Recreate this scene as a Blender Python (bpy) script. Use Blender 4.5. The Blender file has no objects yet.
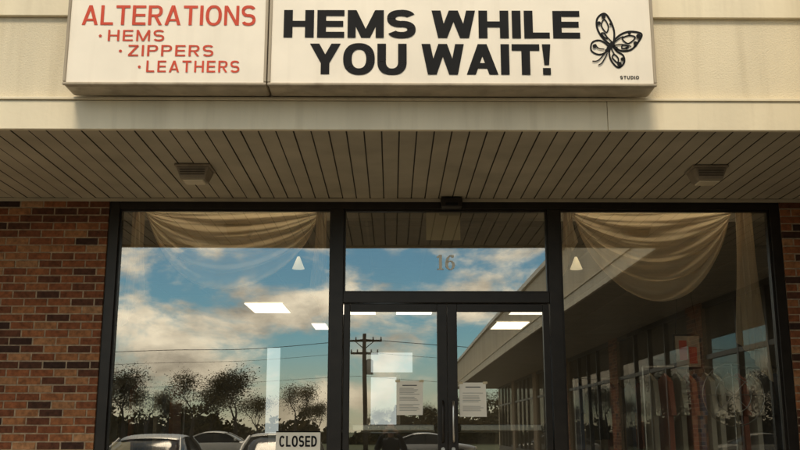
import bpy, bmesh, math, random
from mathutils import Vector, Matrix
R=math.radians
random.seed(7)
scene=bpy.context.scene
COL=scene.collection

# ------------------------------------------------------------------ helpers
def link(o,parent=None):
    COL.objects.link(o)
    if parent: o.parent=parent
    return o
def empty(name,loc=(0,0,0),rot=0):
    e=bpy.data.objects.new(name,None); e.empty_display_size=.2
    e.location=loc; e.rotation_euler=(0,0,rot); COL.objects.link(e); return e
def mesh(name,verts,faces,mat=None,parent=None,smooth=False,mats=None,midx=None):
    m=bpy.data.meshes.new(name); m.from_pydata([tuple(v) for v in verts],[],faces)
    if mats:
        for k in mats: m.materials.append(k)
        if midx:
            for p,i in zip(m.polygons,midx): p.material_index=i
    elif mat: m.materials.append(mat)
    if smooth:
        for p in m.polygons: p.use_smooth=True
    m.update()
    return link(bpy.data.objects.new(name,m),parent)
BF=[(0,1,3,2),(4,6,7,5),(0,4,5,1),(2,3,7,6),(0,2,6,4),(1,5,7,3)]
def boxvf(b,V,F):
    x0,x1,y0,y1,z0,z1=b; n=len(V)
    V+= [(x,y,z) for x in (x0,x1) for y in (y0,y1) for z in (z0,z1)]
    F+= [tuple(n+i for i in f) for f in BF]
def fixn(o):
    bm=bmesh.new(); bm.from_mesh(o.data); bmesh.ops.recalc_face_normals(bm,faces=bm.faces); bm.to_mesh(o.data); bm.free()
def boxes(name,bl,mat,parent=None,bevel=0):
    V=[];F=[]
    for b in bl: boxvf(b,V,F)
    o=mesh(name,V,F,mat,parent); fixn(o)
    if bevel:
        md=o.modifiers.new('bev','BEVEL'); md.width=bevel; md.segments=2
    return o
def cyl(name,p0,p1,r0,r1,mat,parent=None,n=16,cap=True):
    p0=Vector(p0);p1=Vector(p1); d=(p1-p0).normalized(); q=d.to_track_quat('Z','Y')
    V=[];F=[]
    for p,r in ((p0,r0),(p1,r1)):
        for i in range(n):
            a=2*math.pi*i/n; V.append(p+q@Vector((r*math.cos(a),r*math.sin(a),0)))
    for i in range(n): F.append((i,(i+1)%n,n+(i+1)%n,n+i))
    if cap: F+= [tuple(range(n))[::-1],tuple(range(n,2*n))]
    o=mesh(name,V,F,mat,parent)
    for p in o.data.polygons:
        if len(p.vertices)==4: p.use_smooth=True
    return o
def tube(name,pts,r,mat,parent=None):
    c=bpy.data.curves.new(name,'CURVE'); c.dimensions='3D'; c.bevel_depth=r; c.bevel_resolution=2
    s=c.splines.new('POLY'); s.points.add(len(pts)-1)
    for i,p in enumerate(pts): s.points[i].co=(p[0],p[1],p[2],1)
    c.materials.append(mat); return link(bpy.data.objects.new(name,c),parent)

# ------------------------------------------------------------------ materials
def newmat(name):
    m=bpy.data.materials.new(name); m.use_nodes=True; nt=m.node_tree
    return m,nt,nt.nodes['Principled BSDF']
def mat(name,col,rough=.7,metal=0,var=.15,scale=4,bump=0,bscale=60,emit=0,ecol=None,streak=False,detail=6,spec=.5,grime=0):
    m,nt,b=newmat(name); N=nt.nodes; L=nt.links
    b.inputs['Roughness'].default_value=rough; b.inputs['Metallic'].default_value=metal
    b.inputs['Specular IOR Level'].default_value=spec
    tc=N.new('ShaderNodeTexCoord'); mp=N.new('ShaderNodeMapping'); L.new(tc.outputs['Object'],mp.inputs['Vector'])
    if streak: mp.inputs['Scale'].default_value=(1,1,.12)
    nz=N.new('ShaderNodeTexNoise'); nz.inputs['Scale'].default_value=scale; nz.inputs['Detail'].default_value=detail
    L.new(mp.outputs[0],nz.inputs['Vector'])
    cr=N.new('ShaderNodeValToRGB'); cr.color_ramp.elements[0].position=.3; cr.color_ramp.elements[1].position=.7
    cr.color_ramp.elements[0].color=tuple(c*(1-var) for c in col)+(1,)
    cr.color_ramp.elements[1].color=tuple(min(1,c*(1+var*.6)) for c in col)+(1,)
    L.new(nz.outputs['Fac'],cr.inputs[0]); last=cr.outputs[0]
    if grime:
        m4=N.new('ShaderNodeMapping'); m4.inputs['Scale'].default_value=(7,7,.55); L.new(tc.outputs['Object'],m4.inputs['Vector'])
        ng=N.new('ShaderNodeTexNoise'); ng.inputs['Scale'].default_value=1.6; ng.inputs['Detail'].default_value=8; L.new(m4.outputs[0],ng.inputs['Vector'])
        mg=N.new('ShaderNodeMapRange'); mg.inputs[1].default_value=.52; mg.inputs[2].default_value=.75; mg.inputs[3].default_value=0; mg.inputs[4].default_value=grime; L.new(ng.outputs['Fac'],mg.inputs[0])
        mm=N.new('ShaderNodeMix'); mm.data_type='RGBA'; L.new(mg.outputs[0],mm.inputs[0]); L.new(last,mm.inputs[6]); mm.inputs[7].default_value=(col[0]*.45,col[1]*.4,col[2]*.33,1); last=mm.outputs[2]
    L.new(last,b.inputs['Base Color'])
    if bump:
        n2=N.new('ShaderNodeTexNoise'); n2.inputs['Scale'].default_value=bscale; n2.inputs['Detail'].default_value=4
        L.new(tc.outputs['Object'],n2.inputs['Vector'])
        bp=N.new('ShaderNodeBump'); bp.inputs['Strength'].default_value=bump; bp.inputs['Distance'].default_value=.01
        L.new(n2.outputs['Fac'],bp.inputs['Height']); L.new(bp.outputs[0],b.inputs['Normal'])
    if emit:
        b.inputs['Emission Color'].default_value=(ecol or col)+(1,); b.inputs['Emission Strength'].default_value=emit
    return m
M_sign=mat('sign_face_acrylic',(.87,.79,.665),.4,var=.07,scale=2.5,spec=.3,grime=.10)
M_signtrim=mat('sign_cabinet_metal',(.40,.33,.235),.45,var=.3,scale=5,streak=True,grime=.5)
M_black=mat('black_vinyl',(.008,.008,.009),.6,var=.2,spec=.15)
M_red=mat('red_vinyl',(.60,.075,.04),.55,var=.1,spec=.2)
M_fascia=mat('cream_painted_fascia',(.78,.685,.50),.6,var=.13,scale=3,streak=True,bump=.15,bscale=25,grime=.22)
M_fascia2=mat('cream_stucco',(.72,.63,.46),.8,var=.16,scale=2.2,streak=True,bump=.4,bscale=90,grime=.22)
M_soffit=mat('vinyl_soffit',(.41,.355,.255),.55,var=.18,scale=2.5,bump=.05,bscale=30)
M_groove=mat('soffit_groove',(.08,.066,.048),.8)
M_frame=mat('bronze_aluminium',(.020,.015,.011),.38,metal=.4,var=.3,scale=9)
M_mortar=mat('mortar',(.38,.28,.18),.95,var=.35,scale=30,bump=.6,bscale=150)
M_conc=mat('concrete',(.42,.38,.31),.9,var=.2,scale=2,bump=.3,bscale=70)
M_asph=mat('asphalt',(.078,.07,.06),.9,var=.35,scale=.7,bump=.5,bscale=120)
M_paint=mat('road_paint',(.62,.6,.54),.8,var=.25,scale=6)
M_grass=mat('grass',(.07,.085,.03),1,var=.4,scale=.6,bump=.6,bscale=20)
M_paper=mat('paper',(.85,.80,.69),.8,var=.05)
M_ink=mat('ink',(.08,.08,.08),.8)
M_tan=mat('tan_card',(.60,.50,.32),.8,var=.1)
M_post=mat('faded_print',(.50,.38,.27),.8,var=.35,scale=14)
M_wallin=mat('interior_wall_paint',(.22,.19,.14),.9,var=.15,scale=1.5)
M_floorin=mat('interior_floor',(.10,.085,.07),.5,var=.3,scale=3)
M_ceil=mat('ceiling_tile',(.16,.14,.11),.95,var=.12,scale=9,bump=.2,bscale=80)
M_lamp=mat('lit_diffuser',(.9,.87,.75),.5,var=0,emit=2.6,ecol=(1,.88,.68))
M_addglow=mat('added_tube_glow',(.9,.87,.75),.5,var=0,emit=13,ecol=(1,.84,.60))  # emitter for the added tubes that brighten the curtains
M_pend=mat('lit_lamp_shade',(.8,.7,.5),.5,var=0,emit=.65,ecol=(1,.82,.50))
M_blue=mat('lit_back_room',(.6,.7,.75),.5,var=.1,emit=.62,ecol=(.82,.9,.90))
M_white=mat('white_plastic',(.82,.77,.65),.5,var=.1)
M_numw=mat('white_numerals',(.92,.90,.82),.6,var=.03)
M_chrome=mat('brushed_metal',(.55,.53,.5),.3,metal=1,var=.1)
M_wood=mat('weathered_pole_wood',(.07,.05,.032),.95,var=.35,scale=8,streak=True)
M_fix=mat('fixture_housing',(.27,.22,.155),.5,var=.25,scale=12)
M_lens=mat('fixture_lens',(.60,.52,.37),.25,var=.1)
M_bark=mat('bark',(.05,.037,.027),.95,var=.4,scale=10)
M_sconc=mat('painted_steel_grey',(.25,.25,.24),.5,var=.1)

def curtmat():
    m=bpy.data.materials.new('sheer_curtain_fabric'); m.use_nodes=True; nt=m.node_tree; N=nt.nodes; L=nt.links; N.clear()
    out=N.new('ShaderNodeOutputMaterial'); d=N.new('ShaderNodeBsdfDiffuse'); t=N.new('ShaderNodeBsdfTranslucent'); tr=N.new('ShaderNodeBsdfTransparent')
    tc=N.new('ShaderNodeTexCoord'); nz=N.new('ShaderNodeTexNoise'); nz.inputs['Scale'].default_value=7; L.new(tc.outputs['Object'],nz.inputs['Vector'])
    cr=N.new('ShaderNodeValToRGB'); cr.color_ramp.elements[0].color=(.80,.66,.47,1); cr.color_ramp.elements[1].color=(.90,.78,.59,1); L.new(nz.outputs['Fac'],cr.inputs[0])
    L.new(cr.outputs[0],d.inputs[0]); L.new(cr.outputs[0],t.inputs[0])
    a=N.new('ShaderNodeMixShader'); a.inputs[0].default_value=.45; L.new(d.outputs[0],a.inputs[1]); L.new(t.outputs[0],a.inputs[2])
    b=N.new('ShaderNodeMixShader'); b.inputs[0].default_value=.14; L.new(a.outputs[0],b.inputs[1]); L.new(tr.outputs[0],b.inputs[2]); L.new(b.outputs[0],out.inputs[0]); return m
M_curt=curtmat()
def leafmat():
    m,nt,b=newmat('foliage'); N=nt.nodes;L=nt.links
    tc=N.new('ShaderNodeTexCoord'); nz=N.new('ShaderNodeTexNoise'); nz.inputs['Scale'].default_value=.8
    L.new(tc.outputs['Object'],nz.inputs['Vector']); cr=N.new('ShaderNodeValToRGB')
    cr.color_ramp.elements[0].position=.35; cr.color_ramp.elements[1].position=.68
    cr.color_ramp.elements[0].color=(.035,.036,.014,1); cr.color_ramp.elements[1].color=(.12,.085,.03,1)
    L.new(nz.outputs['Fac'],cr.inputs[0]); L.new(cr.outputs[0],b.inputs['Base Color']); b.inputs['Roughness'].default_value=.8
    b.inputs['Specular IOR Level'].default_value=.1
    return m
M_leaf=leafmat()

def glassmat(name,refl,tint,wav=.0012,dust=.05,graz=.95):
    m=bpy.data.materials.new(name); m.use_nodes=True; nt=m.node_tree; N=nt.nodes; L=nt.links; N.clear()
    out=N.new('ShaderNodeOutputMaterial'); mix=N.new('ShaderNodeMixShader'); tr=N.new('ShaderNodeBsdfTransparent'); gl=N.new('ShaderNodeBsdfGlossy')
    tr.inputs[0].default_value=tint+(1,); gl.inputs['Roughness'].default_value=0; gl.inputs['Color'].default_value=(.98,.96,.90,1)
    lw=N.new('ShaderNodeLayerWeight'); lw.inputs[0].default_value=.25
    mr=N.new('ShaderNodeMapRange'); mr.inputs[3].default_value=refl; mr.inputs[4].default_value=graz
    L.new(lw.outputs['Fresnel'],mr.inputs[0]); mr.inputs[1].default_value=.04
    tc=N.new('ShaderNodeTexCoord'); nz=N.new('ShaderNodeTexNoise'); nz.inputs['Scale'].default_value=.9; nz.inputs['Detail'].default_value=0
    L.new(tc.outputs['Object'],nz.inputs['Vector'])
    bp=N.new('ShaderNodeBump'); bp.inputs['Strength'].default_value=1; bp.inputs['Distance'].default_value=wav
    L.new(nz.outputs['Fac'],bp.inputs['Height']); L.new(bp.outputs[0],gl.inputs['Normal'])
    L.new(mr.outputs[0],mix.inputs[0]); L.new(tr.outputs[0],mix.inputs[1]); L.new(gl.outputs[0],mix.inputs[2])
    df=N.new('ShaderNodeBsdfDiffuse'); df.inputs[0].default_value=(.5,.45,.36,1); m2=N.new('ShaderNodeMixShader')
    nd=N.new('ShaderNodeTexNoise'); nd.inputs['Scale'].default_value=3; nd.inputs['Detail'].default_value=8; L.new(tc.outputs['Object'],nd.inputs['Vector'])
    mr2=N.new('ShaderNodeMapRange'); mr2.inputs[1].default_value=.35; mr2.inputs[2].default_value=.8; mr2.inputs[3].default_value=.005; mr2.inputs[4].default_value=dust
    L.new(nd.outputs['Fac'],mr2.inputs[0]); L.new(mr2.outputs[0],m2.inputs[0]); L.new(mix.outputs[0],m2.inputs[1]); L.new(df.outputs[0],m2.inputs[2])
    L.new(m2.outputs[0],out.inputs[0]); return m
M_glass=glassmat('window_glass',.32,(.92,.92,.86),wav=.0016,dust=.07)
M_wglass=glassmat('wing_window_glass',.05,(.35,.34,.31),graz=.20)
M_cglass,_nt,_b=newmat('car_glass'); _b.inputs['Base Color'].default_value=(.01,.012,.014,1); _b.inputs['Roughness'].default_value=.12; _b.inputs['Specular IOR Level'].default_value=.2

def brickmat():
    m,nt,b=newmat('brick_units'); N=nt.nodes;L=nt.links
    at=N.new('ShaderNodeAttribute'); at.attribute_name='bc'
    cr=N.new('ShaderNodeValToRGB'); cr.color_ramp.interpolation='LINEAR'
    cols=[(0,(.035,.018,.013)),(.14,(.08,.031,.017)),(.4,(.19,.062,.026)),(.65,(.26,.088,.034)),(.85,(.31,.13,.052)),(1,(.38,.205,.10))]
    e=cr.color_ramp.elements; e[0].position=0; e[0].color=cols[0][1]+(1,); e[1].position=1; e[1].color=cols[-1][1]+(1,)
    for p,c in cols[1:-1]:
        k=e.new(p); k.color=c+(1,)
    L.new(at.outputs['Fac'],cr.inputs[0])
    tc=N.new('ShaderNodeTexCoord'); nz=N.new('ShaderNodeTexNoise'); nz.inputs['Scale'].default_value=28; nz.inputs['Detail'].default_value=8
    L.new(tc.outputs['Object'],nz.inputs['Vector'])
    mr=N.new('ShaderNodeMapRange'); mr.inputs[1].default_value=.3; mr.inputs[2].default_value=.7; mr.inputs[3].default_value=.6; mr.inputs[4].default_value=1.3
    L.new(nz.outputs['Fac'],mr.inputs[0])
    mx=N.new('ShaderNodeMix'); mx.data_type='RGBA'; mx.blend_type='MULTIPLY'; mx.inputs[0].default_value=1
    L.new(cr.outputs[0],mx.inputs[6]); L.new(mr.outputs[0],mx.inputs[7]); L.new(mx.outputs[2],b.inputs['Base Color'])
    b.inputs['Roughness'].default_value=.85; b.inputs['Specular IOR Level'].default_value=.25
    n2=N.new('ShaderNodeTexNoise'); n2.inputs['Scale'].default_value=160; n2.inputs['Detail'].default_value=5; L.new(tc.outputs['Object'],n2.inputs['Vector'])
    bp=N.new('ShaderNodeBump'); bp.inputs['Strength'].default_value=.7; bp.inputs['Distance'].default_value=.006
    L.new(n2.outputs['Fac'],bp.inputs['Height']); L.new(bp.outputs[0],b.inputs['Normal']); return m
M_brick=brickmat()
def bricks(name,x0,x1,z0,z1,yf,parent,yb=.2,axis='x'):
    V=[];F=[];C=[]; W=.2032;H=.0677;j=.0115; rows=int(math.ceil((z1-z0)/H))
    for r in range(rows):
        zz=z0+r*H; off=(r%2)*W/2; x=x0-off
        while x<x1:
            a=max(x,x0);b=min(x+W-j,x1)
            if b-a>.03:
                d=random.uniform(-.002,.002); dz=random.uniform(-.0015,.0015)
                a+=random.uniform(0,.002); b-=random.uniform(0,.002)
                y=yf+d; c=.0025; z0b=zz+dz; z1b=min(zz+H-j+dz,z1)
                n=len(V)
                V+=[(a,y+.02,z0b),(b,y+.02,z0b),(b,y+.02,z1b),(a,y+.02,z1b),(a,y+c,z0b),(b,y+c,z0b),(b,y+c,z1b),(a,y+c,z1b),(a+c,y,z0b+c),(b-c,y,z0b+c),(b-c,y,z1b-c),(a+c,y,z1b-c)]
                fs=[(8,9,10,11)]
                for k in range(4):
                    kk=(k+1)%4; fs+=[(k,kk,4+kk,4+k),(4+k,4+kk,8+kk,8+k)]
                v=random.random()
                for f in fs: F.append(tuple(n+i for i in f)); C.append(v)
            x+=W
    if axis=='y': V=[(v[1],-v[0],v[2]) for v in V]
    o=mesh(name,V,F,M_brick,parent); fixn(o)
    a=o.data.attributes.new('bc','FLOAT','FACE')
    a.data.foreach_set('value',C)
    return o

# ------------------------------------------------------------------ camera
CX,CY,CZ=-.07,-8.3,1.036
cam=bpy.data.cameras.new('camera'); co=bpy.data.objects.new('camera',cam); COL.objects.link(co)
cam.lens=42.75; cam.sensor_width=36; cam.clip_start=.05; cam.clip_end=3000
co.location=(CX,CY,CZ); co.rotation_euler=(R(90+12.2),0,R(-.48)); scene.camera=co

# ------------------------------------------------------------------ sky and sun
EL=50; AZ=188
w=bpy.data.worlds.new('World'); scene.world=w; w.use_nodes=True; nt=w.node_tree; N=nt.nodes; L=nt.links
bg=N['Background']; bg.inputs[1].default_value=.15
sk=N.new('ShaderNodeTexSky'); sk.sky_type='NISHITA'; sk.sun_disc=False; sk.sun_elevation=R(EL); sk.sun_rotation=R(AZ); sk.dust_density=.4; sk.ozone_density=2.5; sk.air_density=1.0
tc=N.new('ShaderNodeTexCoord'); sp=N.new('ShaderNodeSeparateXYZ'); L.new(tc.outputs['Generated'],sp.inputs[0])
mp=N.new('ShaderNodeMapping'); mp.inputs['Scale'].default_value=(1,1,2.0); mp.inputs['Location'].default_value=(5.1,2.6,1.4); L.new(tc.outputs['Generated'],mp.inputs['Vector'])
n1=N.new('ShaderNodeTexNoise'); n1.inputs['Scale'].default_value=8.5; n1.inputs['Detail'].default_value=12; n1.inputs['Roughness'].default_value=.60; n1.inputs['Distortion'].default_value=.2
L.new(mp.outputs[0],n1.inputs['Vector'])
mr=N.new('ShaderNodeMapRange'); mr.interpolation_type='SMOOTHSTEP'; mr.inputs[1].default_value=.41; mr.inputs[2].default_value=.60; L.new(n1.outputs['Fac'],mr.inputs[0])
n2=N.new('ShaderNodeTexNoise'); n2.inputs['Scale'].default_value=13; n2.inputs['Detail'].default_value=10; n2.inputs['Roughness'].default_value=.58
ad=N.new('ShaderNodeVectorMath'); ad.operation='ADD'; ad.inputs[1].default_value=(4,9,1); L.new(mp.outputs[0],ad.inputs[0]); L.new(ad.outputs[0],n2.inputs['Vector'])
cr=N.new('ShaderNodeValToRGB'); cr.color_ramp.elements[0].position=.33; cr.color_ramp.elements[1].position=.64
cr.color_ramp.elements[0].color=(.36,.315,.25,1); cr.color_ramp.elements[1].color=(1.1,.97,.74,1); L.new(n2.outputs['Fac'],cr.inputs[0])
sc=N.new('ShaderNodeVectorMath'); sc.operation='SCALE'; sc.inputs['Scale'].default_value=16; L.new(cr.outputs[0],sc.inputs[0])
mx=N.new('ShaderNodeMix'); mx.data_type='RGBA'; L.new(mr.outputs[0],mx.inputs[0])
tint=N.new('ShaderNodeMix'); tint.data_type='RGBA'; tint.blend_type='MULTIPLY'; tint.inputs[0].default_value=1; tint.inputs[7].default_value=(.50,.77,.79,1)
L.new(sk.outputs[0],tint.inputs[6])
hz=N.new('ShaderNodeMapRange'); hz.interpolation_type='SMOOTHSTEP'; hz.inputs[1].default_value=0; hz.inputs[2].default_value=.10; hz.inputs[3].default_value=.6; hz.inputs[4].default_value=0; L.new(sp.outputs[2],hz.inputs[0])
L.new(tint.outputs[2],mx.inputs[6]); L.new(sc.outputs[0],mx.inputs[7])
m3=N.new('ShaderNodeMix'); m3.data_type='RGBA'; L.new(hz.outputs[0],m3.inputs[0]); L.new(mx.outputs[2],m3.inputs[6]); m3.inputs[7].default_value=(8.4,7.0,4.6,1)
L.new(m3.outputs[2],bg.inputs[0])
sd=bpy.data.lights.new('sun','SUN'); sd.energy=2.3; sd.angle=R(15); sd.color=(1,.855,.64); so=bpy.data.objects.new('sun',sd); COL.objects.link(so)
d=Vector((math.sin(R(AZ))*math.cos(R(EL)),math.cos(R(AZ))*math.cos(R(EL)),math.sin(R(EL)))); so.rotation_euler=d.to_track_quat('Z','Y').to_euler()

# ------------------------------------------------------------------ ground
LOT=-.5
mesh('ground',[(-600,-900,LOT-.02),(600,-900,LOT-.02),(600,300,LOT-.02),(-600,300,LOT-.02)],[(0,1,2,3)],M_grass)
mesh('parking_lot',[(-70,-46,LOT),(60,-46,LOT),(60,-5.4,LOT),(-70,-5.4,LOT),(-70,-3.2,-.15),(60,-3.2,-.15),(-70,-2.9,-.15),(60,-2.9,-.15)],[(0,1,2,3),(3,2,5,4),(4,5,7,6)],M_asph)
mesh('road',[(-600,-62,LOT),(600,-62,LOT),(600,-54,LOT),(-600,-54,LOT)],[(0,1,2,3)],M_asph)
pk=[]
for i in range(-8,2):
    pk.append((-2+i*2.75-1.1,-2+i*2.75-1.0,-15.6,-10.4,LOT+.002,LOT+.006))
for i in range(-40,40): pk.append((i*6,i*6+3,-58.1,-57.95,LOT+.002,LOT+.006))
boxes('painted_markings',pk,M_paint)
boxes('sidewalk',[(-40,5.0,-2.9,-.03,-.6,0),(3.3,5.0,-38,-2.902,-.6,-.001)],M_conc,bevel=.015)

# ------------------------------------------------------------------ storefront building
B=empty('storefront_building')
bricks('brick_pier_left',-5.2,-2.59,0,3.06,-.05,B)
bricks('brick_pier_right',3.40,4.98,0,3.06,-.05,B)
boxes('mortar_core',[(-5.2,-2.592,-.0445,.25,0,3.06),(3.402,4.98,-.0445,.25,0,3.06)],M_mortar,B)
boxes('far_wall',[(-40,-5.202,-.04,.25,0,3.06)],M_mortar,B)
V=[];F=[];mi=[]
P=.122; x=-16.0; zs=3.06
while x<5.0:
    g=.010; q=[(x,zs),(x+P-g,zs),(x+P-g*.8,zs+.014),(x+P-g*.2,zs+.014),(x+P,zs)]
    n=len(V)
    dz=random.uniform(-.0025,.0025); dz2=random.uniform(-.0025,.0025)
    for (a,c) in q: V+=[(a,-2.08,c+dz),(a,-.04,c+dz2)]
    for k in range(4): F.append((n+2*k,n+2*k+1,n+2*k+3,n+2*k+2)); mi.append(1 if k>0 else 0)
    x+=P
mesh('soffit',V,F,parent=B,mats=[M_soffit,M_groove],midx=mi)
boxes('soffit_trim',[(-16,4.98,-.075,-.052,3.03,3.056)],M_soffit,B)
boxes('fascia_board',[(-16,1.40,-2.12,-2.082,3.035,3.24),(1.403,2.9,-2.122,-2.082,3.036,3.241)],M_fascia,B,bevel=.004)
boxes('drip_edge',[(-16,2.9,-2.135,-2.06,3.243,3.262)],M_fascia,B,bevel=.003)
boxes('upper_fascia',[(-16,2.9,-2.09,-1.9,3.264,4.4)],M_fascia2,B)
boxes('fascia_trim',[(-16,2.9,-2.125,-2.092,3.86,4.2)],M_fascia,B,bevel=.004)
boxes('parapet_cap',[(-16.1,3,-2.16,-1.85,4.402,4.46)],M_frame,B)
boxes('roof',[(-16,18,-1.88,16,4.1,4.2)],M_conc,B)
boxes('soffit_deck',[(-16,5,-1.89,16,3.25,3.29)],M_conc,B)
boxes('window_header',[(-5.2,4.98,.0,.09,3.062,3.248)],M_frame,B)
fy0,fy1=-.03,.08
fr=[(-2.588,-2.50,fy0,fy1,0,3.055),(3.31,3.398,fy0,fy1,0,3.055),(-.61,-.50,fy0,fy1,0,2.968),(1.315,1.425,fy0,fy1,0,2.968),
    (-2.498,3.308,fy0,fy1,2.97,3.055),(-.498,1.313,fy0,fy1,2.13,2.22),
    (-2.498,-.612,fy0,fy1,0,.10),(1.427,3.308,fy0,fy1,0,.10)]
boxes('window_frames',fr,M_frame,B,bevel=.003)
st=[]
for (a,b,c,d_) in ((-2.5,-.61,.1,2.97),(1.425,3.31,.1,2.97),(-.5,1.315,2.22,2.97)):
    st+=[(a+.001,a+.016,.0,.028,c+.001,d_-.001),(b-.016,b-.001,.0,.028,c+.001,d_-.001),(a+.017,b-.017,.0,.028,c+.001,c+.016),(a+.017,b-.017,.0,.028,d_-.016,d_-.001)]
boxes('glazing_stops',st,M_frame,B)
gy=.03
def quad(name,x0,x1,z0,z1,y,m,p): return mesh(name,[(x0,y,z0),(x1,y,z0),(x1,y,z1),(x0,y,z1)],[(0,1,2,3)],m,p)
quad('window_glass_left',-2.5,-.61,.1,2.97,gy,M_glass,B)
quad('window_glass_right',1.425,3.31,.1,2.97,gy,M_glass,B)
quad('transom_glass',-.5,1.315,2.22,2.97,gy,M_glass,B)
def door(x0,x1,hinge):
    s=.055; ms=.085
    a,b=(s,ms) if hinge=='l' else (ms,s)
    fr=[(x0,x0+a,-.01,.045,.01,2.12),(x1-b,x1,-.01,.045,.01,2.12),(x0+a+.001,x1-b-.001,-.01,.045,2.055,2.12),(x0+a+.001,x1-b-.001,-.01,.045,.01,.24)]
    e=empty('glass_door'); boxes('door_frame',fr,M_frame,e,bevel=.003)
    quad('door_glass',x0+a,x1-b,.24,2.055,.018,M_glass,e)
    boxes('push_bar',[(x0+a+.02,x1-b-.02,.075,.11,1.03,1.085)],M_chrome,e,bevel=.01)
    boxes('push_bar_mounts',[(x0+a-.03,x0+a+.018,.046,.115,1.02,1.095),(x1-b-.018,x1-b+.03,.046,.115,1.02,1.095)],M_frame,e)
    hx=x1-b*.5 if hinge=='l' else x0+a*.5
    tube('pull_handle',[(hx,-.012,1.28),(hx,-.06,1.27),(hx,-.075,1.22),(hx,-.075,1.0),(hx,-.06,.95),(hx,-.012,.94)],.011,M_chrome if hinge=='r' else M_frame,e)
    cyl('lock_cylinder',(hx,-.01,.88),(hx,-.022,.88),.018,.016,M_chrome,e)
    return e
door(-.492,.408,'l'); door(.412,1.307,'r')
boxes('threshold',[(-.498,1.313,-.06,.09,.0,.009)],M_chrome,B)
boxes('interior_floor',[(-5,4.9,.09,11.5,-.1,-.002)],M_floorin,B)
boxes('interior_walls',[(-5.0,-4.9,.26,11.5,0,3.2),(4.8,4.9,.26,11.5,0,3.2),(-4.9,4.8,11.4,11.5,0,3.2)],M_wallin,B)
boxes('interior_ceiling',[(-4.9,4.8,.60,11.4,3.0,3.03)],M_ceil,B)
boxes('added_light_pocket',[(-4.9,4.8,.60,.63,3.031,3.2),(-4.9,4.8,.092,.63,3.201,3.23)],M_wallin,B)  # pocket added to keep the extra curtain tubes out of view
gr=[]
xx=-4.6
while xx<4.8: gr.append((xx,xx+.025,.61,11.39,2.992,2.999)); xx+=.61
yy=.8
while yy<11.3: gr.append((-4.89,4.79,yy,yy+.025,2.988,2.9915)); yy+=1.22
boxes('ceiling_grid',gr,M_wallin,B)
e=empty('address_number')
V=[];F=[]
def addp(polys,x0,z0,s,y):
    for k,p in enumerate(polys):
        n=len(V); V.extend([(x0+a*s,y-.0002*(k%7),z0+b*s) for a,b in p]); F.append(tuple(range(n,n+len(p))))
addp([[(.16,0),(.36,0),(.36,1),(.16,1)],[(.04,0),(.48,0),(.48,.07),(.04,.07)],[(.02,.78),(.16,.84),(.16,1),(.13,.95),(.02,.88)]],.325,2.43,.135,.024)
def rg(cx,cy,rx_,ry_,tx,ty,a0,a1,n=24):
    o=[];pr=None
    for i in range(n+1):
        a=R(a0+(a1-a0)*i/n); c,s=math.cos(a),math.sin(a); q=((cx+rx_*c,cy+ry_*s),(cx+(rx_-tx)*c,cy+(ry_-ty)*s))
        if pr: o.append([pr[0],q[0],q[1],pr[1]])
        pr=q
    return o
addp(rg(.34,.31,.32,.32,.19,.07,0,360)+rg(.46,.44,.44,.56,.19,.07,95,185)+rg(.50,.90,.10,.10,.1,.1,0,360,12),.40,2.43,.135,.0235)
mesh('numerals',V,F,M_numw,e)
e=empty('door_header_sensor'); boxes('sensor_housing',[(.36,.55,-.16,-.032,2.965,3.05)],M_frame,e,bevel=.012); boxes('sensor_lens',[(.40,.51,-.164,-.1605,2.975,3.0)],M_black,e)
e=empty('transom_card'); boxes('card',[(.235,.54,.033,.036,2.70,2.955)],M_tan,e)
def troffer(x,y,wd=.60,dp=1.2):
    e=empty('ceiling_light_panel')
    boxes('diffuser',[(x-wd/2,x+wd/2,y-dp/2,y+dp/2,2.972,2.984)],M_lamp,e)
    t=.02
    boxes('trim',[(x-wd/2-t,x-wd/2-.001,y-dp/2-t,y+dp/2+t,2.968,2.987),(x+wd/2+.001,x+wd/2+t,y-dp/2-t,y+dp/2+t,2.968,2.987)],M_wallin,e)
for (x,y) in ((-2.08,7.1),(-.65,7.3),(.30,7.3),(2.22,7.3),(2.15,9.7)): troffer(x,y)
troffer(-1.42,9.9,.3,1.0)
# added tubes, hidden in an added ceiling pocket, to brighten the curtains
for (x0,x1) in ((-2.3,-.8),(1.6,3.1)):
    e=empty('added_curtain_light'); cyl('added_glow_tube',(x0,.36,3.14),(x1,.36,3.14),.018,.018,M_addglow,e); boxes('housing',[(x0-.03,x1+.03,.33,.39,3.162,3.198)],M_white,e)
def pendant(x,y,z):
    e=empty('pendant_lamp'); cyl('shade',(x,y,z),(x,y,z+.12),.06,.012,M_pend,e); cyl('cord',(x,y,z+.12),(x,y,2.985),.004,.004,M_black,e,n=6)
pendant(-.97,.7,2.55); pendant(1.70,.7,2.55)

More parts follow.
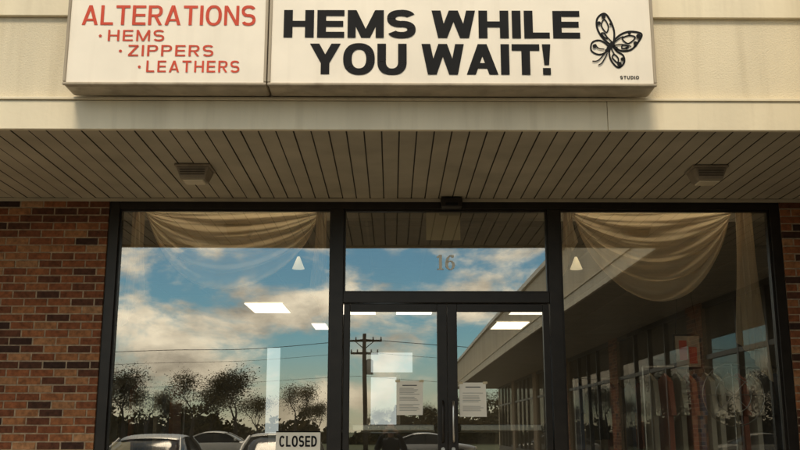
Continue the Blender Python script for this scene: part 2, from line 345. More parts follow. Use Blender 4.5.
# ------------------------------------------------------------------ curtains
def swag(x0,x1,top,sag,tails,seed=0,y=.16):
    e=empty('swag_curtain'); NU,NV=70,110; V=[];F=[]
    for j in range(NV+1):
        v=j/NV
        for i in range(NU+1):
            u_=i/NU; s=max(0,1-(2*u_-1)**2)**.75
            ph=v*30+1.6*math.sin(u_*3+seed)+.9*math.sin(u_*7+seed*2)
            fold=.050*math.sin(ph)*s*(.5+.5*v)+.014*math.sin(v*83+u_*5)*s
            z=top-(.02+v*sag*(1+.04*math.sin(v*30)+.05*math.sin(u_*5+seed)))*s-.03*v
            xx=x0+(x1-x0)*u_+(.10*(0.5-u_))*v*(1-s)
            V.append((xx,y+fold+.03*s,z))
    for j in range(NV):
        for i in range(NU):
            a=j*(NU+1)+i; F.append((a,a+1,a+NU+2,a+NU+1))
    mesh('swag',V,F,M_curt,e,smooth=True)
    for (tx0,tx1,bot) in tails:
        V=[];F=[];A=60;Bn=14
        for j in range(Bn+1):
            v=j/Bn
            for i in range(A+1):
                u_=i/A; wdt=(tx1-tx0)*(.55+.45*v); cx=(tx0+tx1)/2
                zb=bot+(.35*u_ if tx0<(x0+x1)/2 else .35*(1-u_))
                V.append((cx+(u_-.5)*wdt+.01*math.sin(v*5+u_*9),y-.03+.022*math.sin(u_*34+v*1.5),top+(zb-top)*v))
        for j in range(Bn):
            for i in range(A):
                a=j*(A+1)+i; F.append((a,a+1,a+A+2,a+A+1))
        mesh('tail',V,F,M_curt,e,smooth=True)
    boxes('valance_rod',[(x0-.06,x1+.06,y-.02,y+.0,top-.015,top+.01)],M_white,e)
swag(-2.34,-.70,3.0,.72,[(-2.47,-2.28,1.9),(-.80,-.63,1.9)],1)
swag(1.55,3.06,3.0,.80,[(1.45,1.60,2.35),(3.0,3.27,1.45)],4)

# ------------------------------------------------------------------ sign lettering
def rect(x0,y0,x1,y1): return [[(x0,y0),(x1,y0),(x1,y1),(x0,y1)]]
def diag(xb,xt,y0,y1,h): return [[(xb,y0),(xb+h,y0),(xt+h,y1),(xt,y1)]]
def se(c,s,n):
    return math.copysign(abs(c)**(2/n),c),math.copysign(abs(s)**(2/n),s)
def ring(cx,cy,rx,ry,tx,ty,a0,a1,n=28,p=2.5):
    out=[];pr=None
    for i in range(n+1):
        a=R(a0+(a1-a0)*i/n); c,s=se(math.cos(a),math.sin(a),p)
        o=(cx+rx*c,cy+ry*s); q=(cx+(rx-tx)*c,cy+(ry-ty)*s)
        if pr: out.append([pr[0],o,q,pr[1]])
        pr=(o,q)
    return out
def glyph(ch,t,w):
    u_=t*.78
    if ch=='H': return w,rect(0,0,t,1)+rect(w-t,0,w,1)+rect(t,.5-u_/2,w-t,.5+u_/2)
    if ch=='E': w*=.9; return w,rect(0,0,t,1)+rect(t,0,w,u_)+rect(t,.5-u_/2,w*.96,.5+u_/2)+rect(t,1-u_,w,1)
    if ch=='L': w*=.85; return w,rect(0,0,t,1)+rect(t,0,w,u_)
    if ch=='I': return t,rect(0,0,t,1)
    if ch=='T': w*=.95; return w,rect(0,1-u_,w,1)+rect(w/2-t/2,0,w/2+t/2,1-u_)
    if ch=='M': w*=1.2; h=t*1.0; return w,rect(0,0,t*.92,1)+rect(w-t*.92,0,w,1)+diag(w/2-h/2,0,0,1,h)+diag(w/2-h/2,w-h,0,1,h)
    if ch=='N': h=t*1.05; return w,rect(0,0,t*.92,1)+rect(w-t*.92,0,w,1)+diag(w-h,0,0,1,h)
    if ch=='W': w*=1.45; h=t*1.02; q=w/4; return w,diag(q-h/2,0,0,1,h)+diag(q-h/2,2*q-h/2,0,1,h)+diag(3*q-h/2,2*q-h/2,0,1,h)+diag(3*q-h/2,w-h,0,1,h)
    if ch=='A': w*=1.08; h=t*1.05; return w,diag(0,w/2-h/2,0,1,h)+diag(w-h,w/2-h/2,0,1,h)+rect(w*.24,.2,w*.76,.2+u_*.85)
    if ch=='Y': w*=1.05; h=t*1.08; return w,diag(w/2-h/2,0,.38,1,h)+diag(w/2-h/2,w-h,.38,1,h)+rect(w/2-t/2,0,w/2+t/2,.40)
    if ch=='O': w*=1.08; return w,ring(w/2,.5,w/2,.52,t,u_,0,360,40,2.3)
    if ch=='U': return w,rect(0,.42,t,1)+rect(w-t,.42,w,1)+ring(w/2,.42,w/2,.44,t,u_,180,360,24,2.4)
    if ch=='C': w*=1.03; return w,ring(w/2,.5,w/2,.52,t,u_,38,322,36,2.3)
    if ch=='D': return w,rect(0,0,t,1)+ring(t,.5,w-t,.5,t,u_,-90,90,28,2.6)
    if ch in 'PR':
        w*=.95; g=rect(0,0,t,1)+rect(t,1-u_,w*.55,1)+rect(t,.42,w*.55,.42+u_*.9)+ring(w*.55,.71,w*.45,.29,t,u_*.9,-90,90,20,2.4)
        if ch=='R': g+=diag(w-t*1.05,w*.42,0,.42,t*1.05)
        return w,g
    if ch=='Z': w*=.9; return w,rect(0,0,w,u_)+rect(0,1-u_,w,1)+diag(0,w-t*1.3,u_,1-u_,t*1.3)
    if ch=='S':
        w*=.95; th=(t+u_)/2; ry=(1.04-th)/4+th/2; c1=1.02-ry; c2=-.02+ry
        return w,ring(w/2,c1,w/2,ry,t*.95,th*.97,25,270,26,2.3)+ring(w/2,c2,w/2,ry,t*.95,th*.97,90,-155,26,2.3)
    if ch=='!': return t,[[(t*.22,.32),(t*.78,.32),(t,1),(0,1)]]+rect(.04*t,0,t*.96,.22)
    if ch=='.': return t*1.2,ring(t*.6,.45,t*.7,t*.7,t*.7,t*.7,0,360,16,2)
    return w*.5,[]
def lettering(name,s,x0,x1,z0,h,y,t,w,gap,m,parent,slope=0):
    polys=[];x=0
    for ch in s:
        gw,g=glyph(ch,t,w)
        if ch==' ': x+=.42*w; continue
        for p in g: polys.append([(px+x,py) for px,py in p])
        x+=gw+gap
        if ch=='.': x+=.25
    x-=gap; sx=(x1-x0)/x; V=[];F=[]
    for k,p in enumerate(polys):
        n=len(V); yy=y-(k%9)*.00025
        V+=[(x0+px*sx,yy,z0+py*h+slope*(px*sx)) for px,py in p]; F.append(tuple(range(n,n+len(p))))
    return mesh(name,V,F,m,parent)
SY=-2.35
def s2w(px,py):
    a=R(12.2)+math.atan((225-py)/950.0); Y=SY-CY; Z=Y*math.tan(a); zc=Y*math.cos(R(12.2))+Z*math.sin(R(12.2))
    return (px-392)/950.0*zc+CX, CZ+Z
def cabinet(name,x0,x1,z0,z1):
    e=empty(name); yb=-2.13
    boxes('cabinet_body',[(x0,x1,SY+.012,yb,z0,z1)],M_signtrim,e,bevel=.02)
    t=.020
    boxes('retainer_frame',[(x0,x1,SY-.012,SY+.0115,z0,z0+t),(x0,x1,SY-.012,SY+.0115,z1-t,z1),(x0,x0+t,SY-.012,SY+.0115,z0+t+.001,z1-t-.001),(x1-t,x1,SY-.012,SY+.0115,z0+t+.001,z1-t-.001)],M_signtrim,e,bevel=.006)
    mesh('sign_face',[(x0+t,SY,z0+t),(x1-t,SY,z0+t),(x1-t,SY,z1-t),(x0+t,SY,z1-t)],[(0,1,2,3)],M_sign,e)
    return e
xl,zb=s2w(63,86); xr,_=s2w(657,86); xm,_=s2w(266.5,86)
zt=zb+.86
SA=cabinet('alterations_sign',xl,xm-.003,zb,zt); SH=cabinet('hems_sign',xm+.003,xr,zb,zt)
def put(name,s,pxa,pxb,pyt,pyb,t,w,gap,m,parent):
    x0,z0=s2w(pxa,pyb); x1,_=s2w(pxb,pyb); _,z1=s2w((pxa+pxb)/2,pyt)
    lettering(name,s,x0,x1,z0,z1-z0,SY-.003,t,w,gap,m,parent)
put('lettering_hems_while','HEMS WHILE',283,580,10.5,38,.27,.92,.10,M_black,SH)
put('lettering_you_wait','YOU WAIT!',309,551,44,74.5,.27,.92,.08,M_black,SH)
put('lettering_alterations','ALTERATIONS',82,255,6.5,26,.17,.78,.13,M_red,SA)
put('lettering_hems','.HEMS',99,164,31,42,.18,.95,.28,M_red,SA)
put('lettering_zippers','.ZIPPERS',119,213,46,57,.18,.9,.26,M_red,SA)
put('lettering_leathers','.LEATHERS',138,239,61.5,73,.18,.85,.26,M_red,SA)
put('maker_lettering','STUDIO',620,639,75.3,78.6,.27,.95,.22,M_black,SH)
def ribbon(pts,wd,V,F,closed=True,y0=SY-.003):
    P=[Vector(p) for p in pts]; n=len(P); out=[]
    rng=n if closed else n-1
    for i in range(rng):
        p0=P[(i-1)%n] if closed or i>0 else P[i]; p1=P[i]; p2=P[(i+1)%n]; p3=P[(i+2)%n] if closed or i+2<n else P[(i+1)%n]
        for k in range(6):
            s=k/6; out.append(.5*((2*p1)+(-p0+p2)*s+(2*p0-5*p1+4*p2-p3)*s*s+(-p0+3*p1-3*p2+p3)*s**3))
    if not closed: out.append(P[-1])
    m=len(out); base=len(V)
    for i,p in enumerate(out):
        a=out[(i-1)%m] if closed or i>0 else p; b=out[(i+1)%m] if closed or i<m-1 else p
        d=(b-a).normalized(); nn=Vector((-d.y,d.x))*wd/2
        for q in (p+nn,p-nn):
            X,Z=s2w(q.x,q.y); V.append((X,y0,Z))
    for i in range(m if closed else m-1):
        j=(i+1)%m; F.append((base+2*i,base+2*i+1,base+2*j+1,base+2*j))
V=[];F=[]
W=[([(612,44),(603,38),(597,28),(597,18),(604,13),(610,20),(614,32)],2.0),
   ([(613,43),(619,35),(629,31),(641,33),(639,40),(631,49),(620,50)],2.0),
   ([(612,46),(617,51),(623,55),(624,62),(618,67),(611,60),(609,51)],1.8),
   ([(608,46),(600,40),(592,42),(591,50),(598,54),(605,52)],1.7)]
for i,(pts,wd) in enumerate(W): ribbon(pts,wd,V,F,True,SY-.003-.0003*i)
cells=[[(604,19),(601,25),(606,32),(608,26)],[(622,38),(629,35),(635,37),(628,43)],[(614,54),(618,58),(617,62),(612,57)],[(622,45),(626,45),(628,47),(622,48)],[(601,33),(604,33),(607,38),(604,37)]]
for i,c in enumerate(cells): ribbon(c,1.4,V,F,True,SY-.005-.0003*i)
for i,c in enumerate([[(614,42),(619,38),(623,36)],[(612,42),(606,36)],[(614,45),(621,44),(631,46)],[(611,48),(614,54)],[(606,51),(598,60),(592,61)],[(607,53),(602,62),(598,65)],[(595,44),(598,48),(604,49)]]): ribbon(c,1.2,V,F,False,SY-.0065-.0003*i)
for i,(a,b,r) in enumerate([(612,43.5,2.5),(610,46,2.5),(608,48.5,2.2),(606,50.5,1.7),(603,16.5,2.2),(598.5,23,1.9),(638,36,2.4),(635,43,2.1),(629,33,1.6),(619,64,2.4),(622,59,1.9),(594,46,2.0),(610,24,1.4),(616,48,1.4),(626,48,1.4)]):
    n=len(V)
    for k in range(12):
        X,Z=s2w(a+r*math.cos(k*math.pi/6),b+r*math.sin(k*math.pi/6)); V.append((X,SY-.009-.0002*i,Z))
    F.append(tuple(range(n,n+12)))
mesh('butterfly_emblem',V,F,M_black,SH)

def soffit_light(x,y):
    e=empty('soffit_light',(x,y,3.06))
    def fr(name,w0,w1,z0,z1,m):
        V=[(sx*w_/1,sy*w_*.85,z) for z,w_ in ((z0,w0),(z1,w1)) for sx,sy in ((-1,-1),(1,-1),(1,1),(-1,1))]
        o=mesh(name,V,[(0,1,2,3),(4,5,6,7),(0,1,5,4),(1,2,6,5),(2,3,7,6),(3,0,4,7)],m,e); fixn(o)
        md=o.modifiers.new('b','BEVEL'); md.width=.006; md.segments=2
    fr('mounting_plate',.140,.140,-.022,-.003,M_fix); fr('housing',.095,.128,-.115,-.0225,M_fix); fr('lens',.078,.084,-.128,-.1155,M_lens)
    boxes('louvre_ribs',[(-.098+.002*k,.098-.002*k,-.112+.005*k,-.108+.005*k,-.05-.018*k,-.044-.018*k) for k in range(3)],M_groove,e)
soffit_light(-1.62,-1.08); soffit_light(2.41,-1.08)

# ------------------------------------------------------------------ notices and closed sign
def notice(x0,x1,z0,z1,seed):
    e=empty('paper_notice'); y=.012
    V=[];F=[];n=6
    for j in range(n+1):
        for i in range(n+1):
            V.append((x0+(x1-x0)*i/n+.004*(j/n)*(1 if seed==1 else -1),y-.004*abs(math.sin(i*1.1+seed+j*.7))*(.3),z0+(z1-z0)*j/n))
    for j in range(n):
        for i in range(n): a=j*(n+1)+i; F.append((a,a+1,a+n+2,a+n+1))
    mesh('sheet',V,F,M_paper,e,smooth=True)
    r=random.Random(seed); ln=[]; z=z1-.035
    ln.append((x0+.05,x1-.05,y-.003,y-.0022,z-.008,z)); z-=.028
    while z>z0+.03:
        if r.random()<.8: ln.append((x0+.025,x1-.025-r.random()*.06,y-.003,y-.0022,z-.0025,z))
        z-=.0125
    boxes('printed_lines',ln,M_ink,e)
    boxes('tape',[(x0-.01,x0+.03,y-.0045,y-.0035,z1-.012,z1+.008),(x1-.03,x1+.01,y-.0045,y-.0035,z1-.012,z1+.008)],M_tan,e)
notice(-.03,.195,1.165,1.455,1); notice(.515,.745,1.15,1.44,2)
e=empty('closed_sign'); boxes('board',[(-1.06,-.68,.018,.024,.80,1.03)],M_paper,e)
lettering('lettering','CLOSED',-1.03,-.71,.90,.09,.015,.22,.75,.14,M_black,e)
boxes('border',[(-1.06,-.68,.0145,.0175,1.02,1.03),(-1.06,-.68,.0145,.0175,.80,.811)],M_black,e)
e=empty('small_window_sticker'); boxes('sticker',[(-2.46,-2.30,.033,.035,.86,.94)],M_tan,e)

# ------------------------------------------------------------------ interior furnishing
e=empty('glowing_strip_panel'); boxes('lit_panel',[(-1.79,-1.61,4.9,4.93,1.0,2.15)],M_blue,e); boxes('casing',[(-1.83,-1.792,4.88,4.95,.96,2.19),(-1.608,-1.57,4.88,4.95,.96,2.19)],M_wallin,e); boxes('stand',[(-1.75,-1.65,4.94,5.0,0,1.0)],M_white,e)  # pale upright panel that glows by its own material
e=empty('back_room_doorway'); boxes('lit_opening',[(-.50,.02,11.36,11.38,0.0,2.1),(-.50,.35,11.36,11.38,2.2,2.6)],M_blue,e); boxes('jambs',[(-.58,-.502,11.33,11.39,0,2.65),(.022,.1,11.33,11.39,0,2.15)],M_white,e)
e=empty('service_counter'); boxes('counter_body',[(-.9,1.5,6.5,7.1,0,1.0)],M_wallin,e,bevel=.01); boxes('counter_top',[(-.95,1.55,6.45,7.15,1.003,1.04)],M_white,e,bevel=.008)
cl=[mat('garment_a',(.35,.31,.24)),mat('garment_b',(.10,.13,.20)),mat('garment_c',(.38,.13,.08)),mat('garment_d',(.65,.60,.5)),mat('garment_e',(.04,.04,.045))]
def rack(x0,x1,y,top):
    e=empty('clothes_rack')
    tube('rail',[(x0,y,top),(x1,y,top)],.014,M_chrome,e)
    for x in (x0,x1):
        tube('upright',[(x,y,.03),(x,y,top)],.014,M_chrome,e); tube('foot',[(x,y-.25,.03),(x,y+.25,.03)],.014,M_chrome,e)
    tube('lower_rail',[(x0,y,.25),(x1,y,.25)],.010,M_chrome,e)
    x=x0+.06
    while x<x1-.05:
        m=random.choice(cl); h=random.uniform(.75,1.0); V=[];F=[]
        tube('hanger',[(x,y,top+.015),(x,y,top-.05),(x,y-.2,top-.13),(x,y+.2,top-.13),(x,y,top-.05)],.003,M_chrome,e)
        pr=[(-.05,-.06),(-.22,-.14),(-.25,-.45),(-.19,-.45),(-.20,-h),(.20,-h),(.19,-.45),(.25,-.45),(.22,-.14),(.05,-.06)]
        n=len(pr)
        for s in (-.022,.022):
            for a,b in pr: V.append((x+s*(1 if b<-.1 else .4)+.008*math.sin(a*40),y+a,top+b))
        F=[tuple(range(n)),tuple(range(2*n-1,n-1,-1))]+[(i,(i+1)%n,n+(i+1)%n,n+i) for i in range(n)]
        mesh('garment',V,F,m,e); x+=random.uniform(.07,.14)
rack(2.30,3.6,.75,1.62); rack(2.3,4.2,4.2,1.7); rack(-4.3,-2.6,3.5,1.65)
e=empty('framed_poster'); boxes('frame',[(2.50,2.76,.40,.42,1.58,1.90)],M_frame,e,bevel=.004); boxes('print',[(2.52,2.74,.392,.399,1.60,1.88)],M_post,e)
boxes('print_figures',[(2.55,2.62,.388,.391,1.66,1.84),(2.64,2.71,.388,.391,1.63,1.78)],M_red,e); tube('hanging_wire',[(2.53,.41,1.90),(2.63,.41,2.98),(2.73,.41,1.90)],.003,M_black,e)
e=empty('wire_display_stand')
for rr in (.16,.28):
    tube('ring',[(3.02+rr*math.cos(a*math.pi/14),.4,1.35+rr*math.sin(a*math.pi/14)) for a in range(29)],.005,M_chrome,e)
for a in range(8): tube('spoke',[(3.02,.4,1.35),(3.02+.28*math.cos(a*math.pi/4),.4,1.35+.28*math.sin(a*math.pi/4))],.004,M_chrome,e)
tube('post',[(3.02,.4,.02),(3.02,.4,1.07)],.012,M_chrome,e); cyl('base',(3.02,.4,0),(3.02,.4,.02),.2,.2,M_chrome,e,n=24)

# ------------------------------------------------------------------ perpendicular strip mall wing (seen mirrored in the glass)
Wg=empty('strip_mall_wing')
WX=5.0; YE=-37
V=[];F=[];mi=[]; y=-2.13
while y>YE:
    n=len(V)
    for a,c in ((y,zs),(y-P+.010,zs),(y-P+.008,zs+.014),(y-P+.002,zs+.014),(y-P,zs)): V+=[(2.95,a,c),(WX,a,c)]
    for k in range(4): F.append((n+2*k,n+2*k+1,n+2*k+3,n+2*k+2)); mi.append(1 if k>0 else 0)
    y-=P
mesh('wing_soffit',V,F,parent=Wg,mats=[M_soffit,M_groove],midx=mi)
boxes('wing_fascia_board',[(2.90,2.945,YE,-2.14,3.035,3.24)],M_fascia,Wg)
boxes('wing_upper_fascia',[(2.92,3.1,YE,-1.9,3.264,4.1)],M_fascia2,Wg)
boxes('wing_drip_edge',[(2.88,2.95,YE,-2.14,3.243,3.262)],M_fascia,Wg)
boxes('wing_cap',[(2.86,3.14,YE,-2.17,4.103,4.2)],M_white,Wg)
boxes('wing_roof',[(3.12,18,YE,-1.9,4.0,4.09)],M_conc,Wg)
boxes('wing_end_wall',[(2.92,18,YE-.2,YE-.002,3.0,4.09),(WX,18,YE-.2,YE-.002,-.5,2.998)],M_fascia2,Wg)
boxes('wing_back',[(WX+3,WX+3.1,YE,-.2,-.5,4)],M_wallin,Wg)
boxes('wing_floor',[(WX,WX+3,YE,-.2,-.5,-.01)],M_floorin,Wg)
boxes('wing_partition',[(WX+.3,WX+2.99,y_-.1,y_,0,3.2) for y_ in (-7.4,-13.4,-19.4,-25.4,-31.4)],M_wallin,Wg)
fr=[];core=[];y=-1.0;k=0;gl=[]
while y>YE+2:
    if k<4: bricks('wing_brick_pier',-y,-y+.8,0,3.06,WX-.05,Wg,axis='y')
    core.append((WX-.0445,WX+.2,y-.8,y,0,3.06)); y-=.8
    yn=max(y-5.2,YE)
    fr+=[(WX-.02,WX+.06,yn,y,2.97,3.055),(WX-.02,WX+.06,yn,y,0,.35)]
    for f in (0,.28,.5,.72):
        fr.append((WX-.022,WX+.062,y-f*(y-yn)-.07,y-f*(y-yn),.351,2.968))
    fr.append((WX-.018,WX+.055,yn,y,2.15,2.22))
    gl.append((yn,y)); y=yn; k+=1
boxes('wing_piers',core,M_mortar,Wg); boxes('wing_frames',fr,M_frame,Wg)
V=[];F=[]
for a,b in gl:
    n=len(V); V+=[(WX+.02,a,.35),(WX+.02,b,.35),(WX+.02,b,2.97),(WX+.02,a,2.97)]; F.append((n,n+1,n+2,n+3))
mesh('wing_glass',V,F,M_wglass,Wg)

# ------------------------------------------------------------------ trees
def treemesh(name,h,seed,leaves=2600):
    r=random.Random(seed); V=[];F=[];mi=[];tips=[]
    def seg(p0,p1,r0,r1,n=6):
        d=(p1-p0).normalized(); q=d.to_track_quat('Z','Y'); b=len(V)
        for p,rr in ((p0,r0),(p1,r1)):
            for i in range(n): a=2*math.pi*i/n; V.append(p+q@Vector((rr*math.cos(a),rr*math.sin(a),0)))
        for i in range(n): F.append((b+i,b+(i+1)%n,b+n+(i+1)%n,b+n+i)); mi.append(0)
    def grow(p,d,l,rad,dep):
        k=3
        for _ in range(k):
            p2=p+d*l/k; seg(p,p2,rad,rad*.86); p=p2; rad*=.86
            d=(d+Vector((r.uniform(-1,1),r.uniform(-1,1),r.uniform(-.3,.6)))*.14).normalized()
            if dep<=2: tips.append(p.copy())
        if dep==0: tips.append(p); return
        nb=r.choice((2,3,3))
        for i in range(nb):
            a=r.uniform(0,6.283); t=r.uniform(.45,.95); ax=Vector((math.cos(a),math.sin(a),.35))
            grow(p,(d*(1-t*.5)+ax*t*.75).normalized(),l*r.uniform(.62,.85),rad*.68,dep-1)
    grow(Vector((0,0,0)),Vector((0,0,1)),h*.20,h*.018,4)
    mz=max(t.z for t in tips); s=h*.95/mz
    for i,v in enumerate(V): V[i]=Vector((v[0]*s,v[1]*s,v[2]*s))
    tips=[t*s for t in tips]
    for i in range(leaves):
        t=r.choice(tips)
        if t.z<h*.2: continue
        c=t+Vector((r.gauss(0,1),r.gauss(0,1),r.gauss(0,.8)))*h*.066; sz=h*r.uniform(.005,.013)
        a=Vector((r.uniform(-1,1),r.uniform(-1,1),r.uniform(-1,1))).normalized(); b=a.orthogonal().normalized()
        n=len(V); V.extend([c-a*sz,c+b*sz*.7,c+a*sz,c-b*sz*.7]); F.append((n,n+1,n+2,n+3)); mi.append(1)
    m=bpy.data.meshes.new(name); m.from_pydata([tuple(v) for v in V],[],F); m.materials.append(M_bark); m.materials.append(M_leaf)
    for p,i in zip(m.polygons,mi): p.material_index=i
    return m
TM=[treemesh('tree_mesh_a',1,3,6500),treemesh('tree_mesh_b',1,11,5600),treemesh('tree_mesh_c',1,23,4600)]
def rx(px,dist): return CX+(px-392)/950*dist
for i,(px,D,h,k) in enumerate([(131,86,7.0,0),(152,96,5.6,1),(197,88,6.8,1),(213,95,6.0,2),(240,86,7.0,0),(262,100,5.2,2),(297,84,5.4,1),(318,100,4.4,0),(95,88,8,2),(60,92,7,0),(20,90,8,1),(385,105,4.2,2),(428,110,4.6,0),(172,104,5,0),(-40,95,9,0),(470,110,6,1),(520,100,7,2)]):
    o=bpy.data.objects.new('deciduous_tree',TM[k]); COL.objects.link(o); o.location=(rx(px,D),-(D+CY),LOT); o.rotation_euler=(0,0,i*1.7); o.scale=(h*1.15,h*1.15,h)
r=random.Random(5)
def tl(x): return 2.7+1.0*math.sin(x*.17)+.8*math.sin(x*.53+1)+.5*math.sin(x*1.7)+.3*math.sin(x*4.1)
TLn=empty('distant_treeline')
V=[];F=[]; xs=[-160+i*.5 for i in range(600)]
for x in xs:
    t=max(.6,tl(x)*.78)*(1+.08*r.random()); V+=[(x,-106,LOT-.1),(x,-106+r.uniform(-.4,.4),LOT+t)]
for i in range(len(xs)-1): F.append((2*i,2*i+2,2*i+3,2*i+1))
mesh('undergrowth',V,F,M_leaf,TLn)
V=[];F=[]
for i in range(24000):
    x=r.uniform(-120,90); y=r.uniform(-105.5,-99); top=tl(x)
    z=LOT+r.random()**.7*top*1.08; sz=r.uniform(.12,.34); a=Vector((r.uniform(-1,1),r.uniform(-1,1),r.uniform(-1,1))).normalized(); b=a.orthogonal().normalized(); c=Vector((x,y,z))
    n=len(V); V+=[c-a*sz,c+b*sz*.8,c+a*sz,c-b*sz*.8]; F.append((n,n+1,n+2,n+3))
mesh('leaves',V,F,M_leaf,TLn)

# ------------------------------------------------------------------ utility pole
def upole(x,y,top):
    e=empty('utility_pole',(x,y,LOT))
    cyl('pole',(0,0,0),(0,0,top),.19,.13,M_wood,e)
    for z,l in ((top-.5,1.25),(top-1.4,1.0)):
        boxes('crossarm',[(-l,l,-.2,-.08,z-.07,z+.07)],M_wood,e)
        for s in (-.95,-.5,.5,.95): cyl('insulator',(s*l,-.14,z+.07),(s*l,-.14,z+.28),.06,.045,M_sconc,e,n=8)
    tube('brace_a',[(-.7,-.14,top-.52),(0,-.2,top-1.1)],.03,M_wood,e); tube('brace_b',[(.7,-.14,top-.52),(0,-.2,top-1.1)],.03,M_wood,e)
    cyl('transformer',(.38,0,top-2.9),(.38,0,top-1.9),.25,.25,M_sconc,e); cyl('transformer_lid',(.38,0,top-1.9),(.38,0,top-1.8),.25,.12,M_sconc,e)
    tube('bracket',[(0,0,top-2.2),(.38,0,top-2.2)],.04,M_sconc,e)
    return e
D=72; px_=rx(366,D); py_=-(D+CY); upole(px_,py_,8.6); upole(px_-42,py_,8.6); upole(px_+42,py_,8.6)
e=empty('power_lines')
for dz,dy in ((8.2,0),(8.2,.2),(7.3,0),(5.6,.1)):
    for a in (-42,0):
        pts=[(px_+a+42*t/16,py_-.14+dy,LOT+dz-.9*4*(t/16)*(1-t/16)) for t in range(17)]
        tube('wire',pts,.012,M_black,e)

# ------------------------------------------------------------------ cars
def car(x,y,rot,paint):
    e=empty('parked_car',(x,y,LOT),rot)
    st=[(-2.25,.62,.32,.62),(-2.18,.80,.24,.74),(-1.7,.88,.20,.84),(-1.0,.90,.2,.93),(0,.91,.2,.95),(1.0,.91,.2,.96),(1.7,.88,.22,.98),(2.15,.82,.28,.95),(2.25,.66,.36,.86)]
    V=[];F=[]; n=12
    for (yy,w_,zb,zt) in st:
        ring_=[(0,zb),(w_*.8,zb),(w_*.97,zb+.1),(w_,(zb+zt)/2),(w_*.96,zt-.12),(w_*.86,zt),(0,zt+.03)]
        ring_+= [(-a,b) for a,b in ring_[-2:0:-1]]
        V+=[(a,yy,b) for a,b in ring_]
    for s in range(len(st)-1):
        for i in range(n): a=s*n+i; b=s*n+(i+1)%n; F.append((a,b,b+n,a+n))
    F+=[tuple(range(n)),tuple(range((len(st)-1)*n,len(st)*n))]
    o=mesh('body',V,F,paint,e,smooth=True); fixn(o); md=o.modifiers.new('s','SUBSURF'); md.levels=2; md.render_levels=2
    gh=[(-1.05,.80,.93,.93),(-.65,.74,1.17,.93),(-.25,.66,1.36,.93),(.2,.66,1.42,.93),(.9,.66,1.40,.93),(1.4,.71,1.22,.94),(1.85,.74,.98,.95)]
    V=[];F=[]
    for (yy,w_,zt,zb) in gh: V+=[(-.82,yy,zb-.06),(-w_,yy,zt-.03),(-w_*.6,yy,zt+.02),(w_*.6,yy,zt+.02),(w_,yy,zt-.03),(.82,yy,zb-.06)]
    for s in range(len(gh)-1):
        a=s*6
        for k in range(5): F.append((a+k,a+k+1,a+k+7,a+k+6))
    o=mesh('glasshouse',V,F,M_cglass,e,smooth=True); fixn(o)
    V=[];F=[]
    for (yy,w_,z) in ((-.32,.64,1.35),(-.05,.66,1.41),(.3,.665,1.445),(.7,.66,1.44),(1.0,.63,1.39)):
        for f,dz in ((-1,-.02),(-.8,.015),(-.4,.035),(0,.04),(.4,.035),(.8,.015),(1,-.02)): V.append((f*w_*1.03,yy,z+dz))
    for s in range(4):
        for i in range(6): a=s*7+i; F.append((a,a+1,a+8,a+7))
    o=mesh('roof',V,F,paint,e,smooth=True); fixn(o); md=o.modifiers.new('so','SOLIDIFY'); md.thickness=.03; md=o.modifiers.new('s','SUBSURF'); md.levels=1; md.render_levels=2
    for s in (-1,1):
        tube('pillar_a',[(s*.83,-1.08,.93),(s*.76,-.66,1.18),(s*.665,-.27,1.375)],.028,paint,e); tube('pillar_c',[(s*.76,1.85,.98),(s*.72,1.4,1.21),(s*.665,.93,1.38)],.04,paint,e); tube('pillar_b',[(s*.83,.35,.93),(s*.665,.35,1.40)],.025,M_black,e)
        boxes('mirror',[(s*.98-.09,s*.98+.09,-.92,-.80,.95,1.08)],paint,e,bevel=.03)
        boxes('headlamp',[(s*.62-.16,s*.62+.16,-2.255,-2.17,.60,.73)],M_white,e,bevel=.02)
        boxes('tail_lamp',[(s*.68-.12,s*.68+.12,2.16,2.262,.70,.88)],M_red,e,bevel=.02)
        for yy in (-1.4,1.35):
            cyl('tyre',(s*.72,yy,.32),(s*.93,yy,.32),.32,.32,M_black,e,n=28); cyl('rim',(s*.90,yy,.32),(s*.94,yy,.32),.2,.19,M_chrome,e,n=20)
    boxes('grille',[(-.4,.4,-2.275,-2.2,.42,.58)],M_black,e,bevel=.01); boxes('number_plate',[(-.16,.16,2.262,2.275,.6,.72)],M_paper,e)
    return e
pa=[mat('silver_paint',(.35,.35,.34),.3,metal=.5,var=.03),mat('white_paint',(.55,.53,.48),.35,var=.03)]
D=21.5
car(rx(159,D),-(D+CY),R(180),pa[0]); car(rx(288,D+.3),-(D+.3+CY),0,pa[1]); car(rx(250,60),-46+2.8,R(90),pa[1]); car(rx(430,50),-41,R(90),pa[0])

# ------------------------------------------------------------------ photographer (mirrored in the door glass)
def skin(name,chains,mat_,parent,root=0,lvl=2):
    V=[];E=[];Rr=[];idx={}
    for ch in chains:
        pv=None
        for (p,r_) in ch:
            key=tuple(round(c,4) for c in p)
            if key not in idx: idx[key]=len(V); V.append(p); Rr.append(r_)
            i=idx[key]
            if pv is not None and pv!=i: E.append((pv,i))
            pv=i
    m=bpy.data.meshes.new(name); m.from_pydata(V,E,[]); m.materials.append(mat_); o=link(bpy.data.objects.new(name,m),parent)
    md=o.modifiers.new('skin','SKIN'); md.use_smooth_shade=True
    sv=m.skin_vertices[0].data
    for i,r_ in enumerate(Rr): sv[i].radius=(r_,r_) if not isinstance(r_,tuple) else r_
    sv[root].use_root=True
    s=o.modifiers.new('sub','SUBSURF'); s.levels=lvl; s.render_levels=lvl; return o
M_coat=mat('dark_jacket',(.02,.02,.024),.9); M_jean=mat('denim',(.03,.04,.07),.9); M_skin=mat('skin',(.42,.26,.18),.55,var=.05); M_hair=mat('hair',(.02,.014,.01),.7)
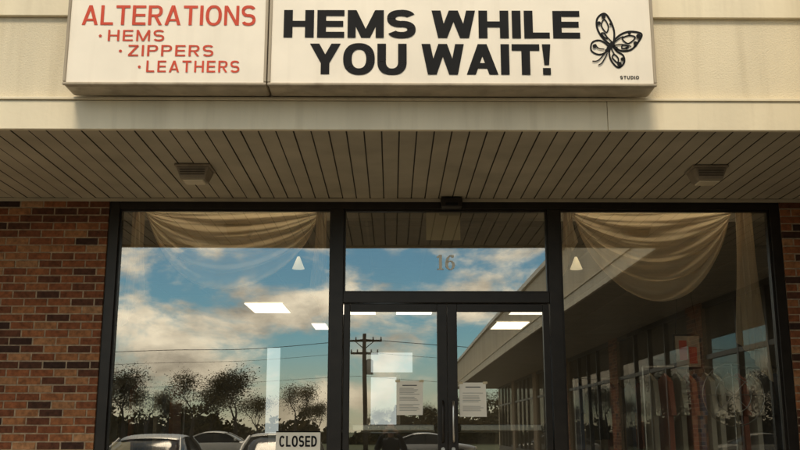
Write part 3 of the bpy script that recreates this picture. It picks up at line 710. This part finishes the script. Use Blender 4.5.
pe=empty('photographer',(CX-.02,-8.42,LOT))
pel=(0,-.36,.92)
skin('jacket',[[(pel,.15),((0,-.36,1.1),.14),((0,-.35,1.28),.16),((0,-.34,1.38),.11),((0,-.33,1.44),.062)],
   [((0,-.35,1.28),.16),((-.16,-.34,1.35),.07),((-.25,-.22,1.20),.056),((-.17,-.02,1.42),.042),((-.12,.035,1.47),.034)],
   [((0,-.35,1.28),.16),((.16,-.34,1.35),.07),((.25,-.22,1.20),.056),((.17,-.02,1.42),.042),((.12,.035,1.47),.034)]],M_coat,pe)
skin('trousers',[[((0,-.36,.93),.14),((-.10,-.36,.84),.09),((-.12,-.33,.48),.062),((-.13,-.37,.10),.045)],[((0,-.36,.93),.14),((.10,-.36,.84),.09),((.12,-.33,.48),.062),((.13,-.37,.10),.045)]],M_jean,pe)
for s in (-1,1): skin('shoe',[[((s*.13,-.40,.05),.045),((s*.135,-.28,.045),.045),((s*.14,-.19,.035),.032)]],M_black,pe,lvl=2)
skin('head',[[((0,-.33,1.40),.055),((0,-.32,1.47),.055),((0,-.30,1.54),(.072,.085)),((0,-.305,1.61),(.078,.095)),((0,-.31,1.67),(.055,.065))],[((0,-.30,1.54),(.072,.085)),((0,-.215,1.555),.014)]],M_skin,pe)
skin('hair',[[((0,-.345,1.56),(.08,.075)),((0,-.335,1.64),(.086,.088)),((0,-.325,1.69),(.06,.07))]],M_hair,pe)
for s in (-1,1):
    skin('ear',[[((s*.082,-.315,1.58),.012),((s*.086,-.32,1.61),.013)]],M_skin,pe)
    skin('eye',[[((s*.03,-.222,1.60),.008),((s*.034,-.222,1.60),.008)]],M_black,pe)
    ch=[[((s*.12,.03,1.475),.026),((s*.105,.05,1.51),.03),((s*.095,.065,1.54),.024)]]
    for k,(dz,l) in enumerate(((.035,.05),(.015,.058),(-.006,.052),(-.026,.042))):
        ch.append([((s*.095,.065,1.54),.024),((s*.088,.085,1.535+dz),.009),((s*(.088-l*.5),.098,1.538+dz),.0085),((s*(.088-l),.1,1.54+dz),.0075)])
    ch.append([((s*.105,.05,1.51),.03),((s*.085,.055,1.53),.011),((s*.06,.062,1.55),.009)])
    skin('hand',ch,M_skin,pe)
boxes('mouth',[(-.022,.022,-.228,-.221,1.515,1.521)],M_red,pe)
boxes('phone',[(-.075,.075,.078,.086,1.50,1.575)],M_black,pe,bevel=.003)

scene.view_settings.view_transform='Standard'; scene.view_settings.look='None'; scene.view_settings.exposure=0; scene.view_settings.gamma=1
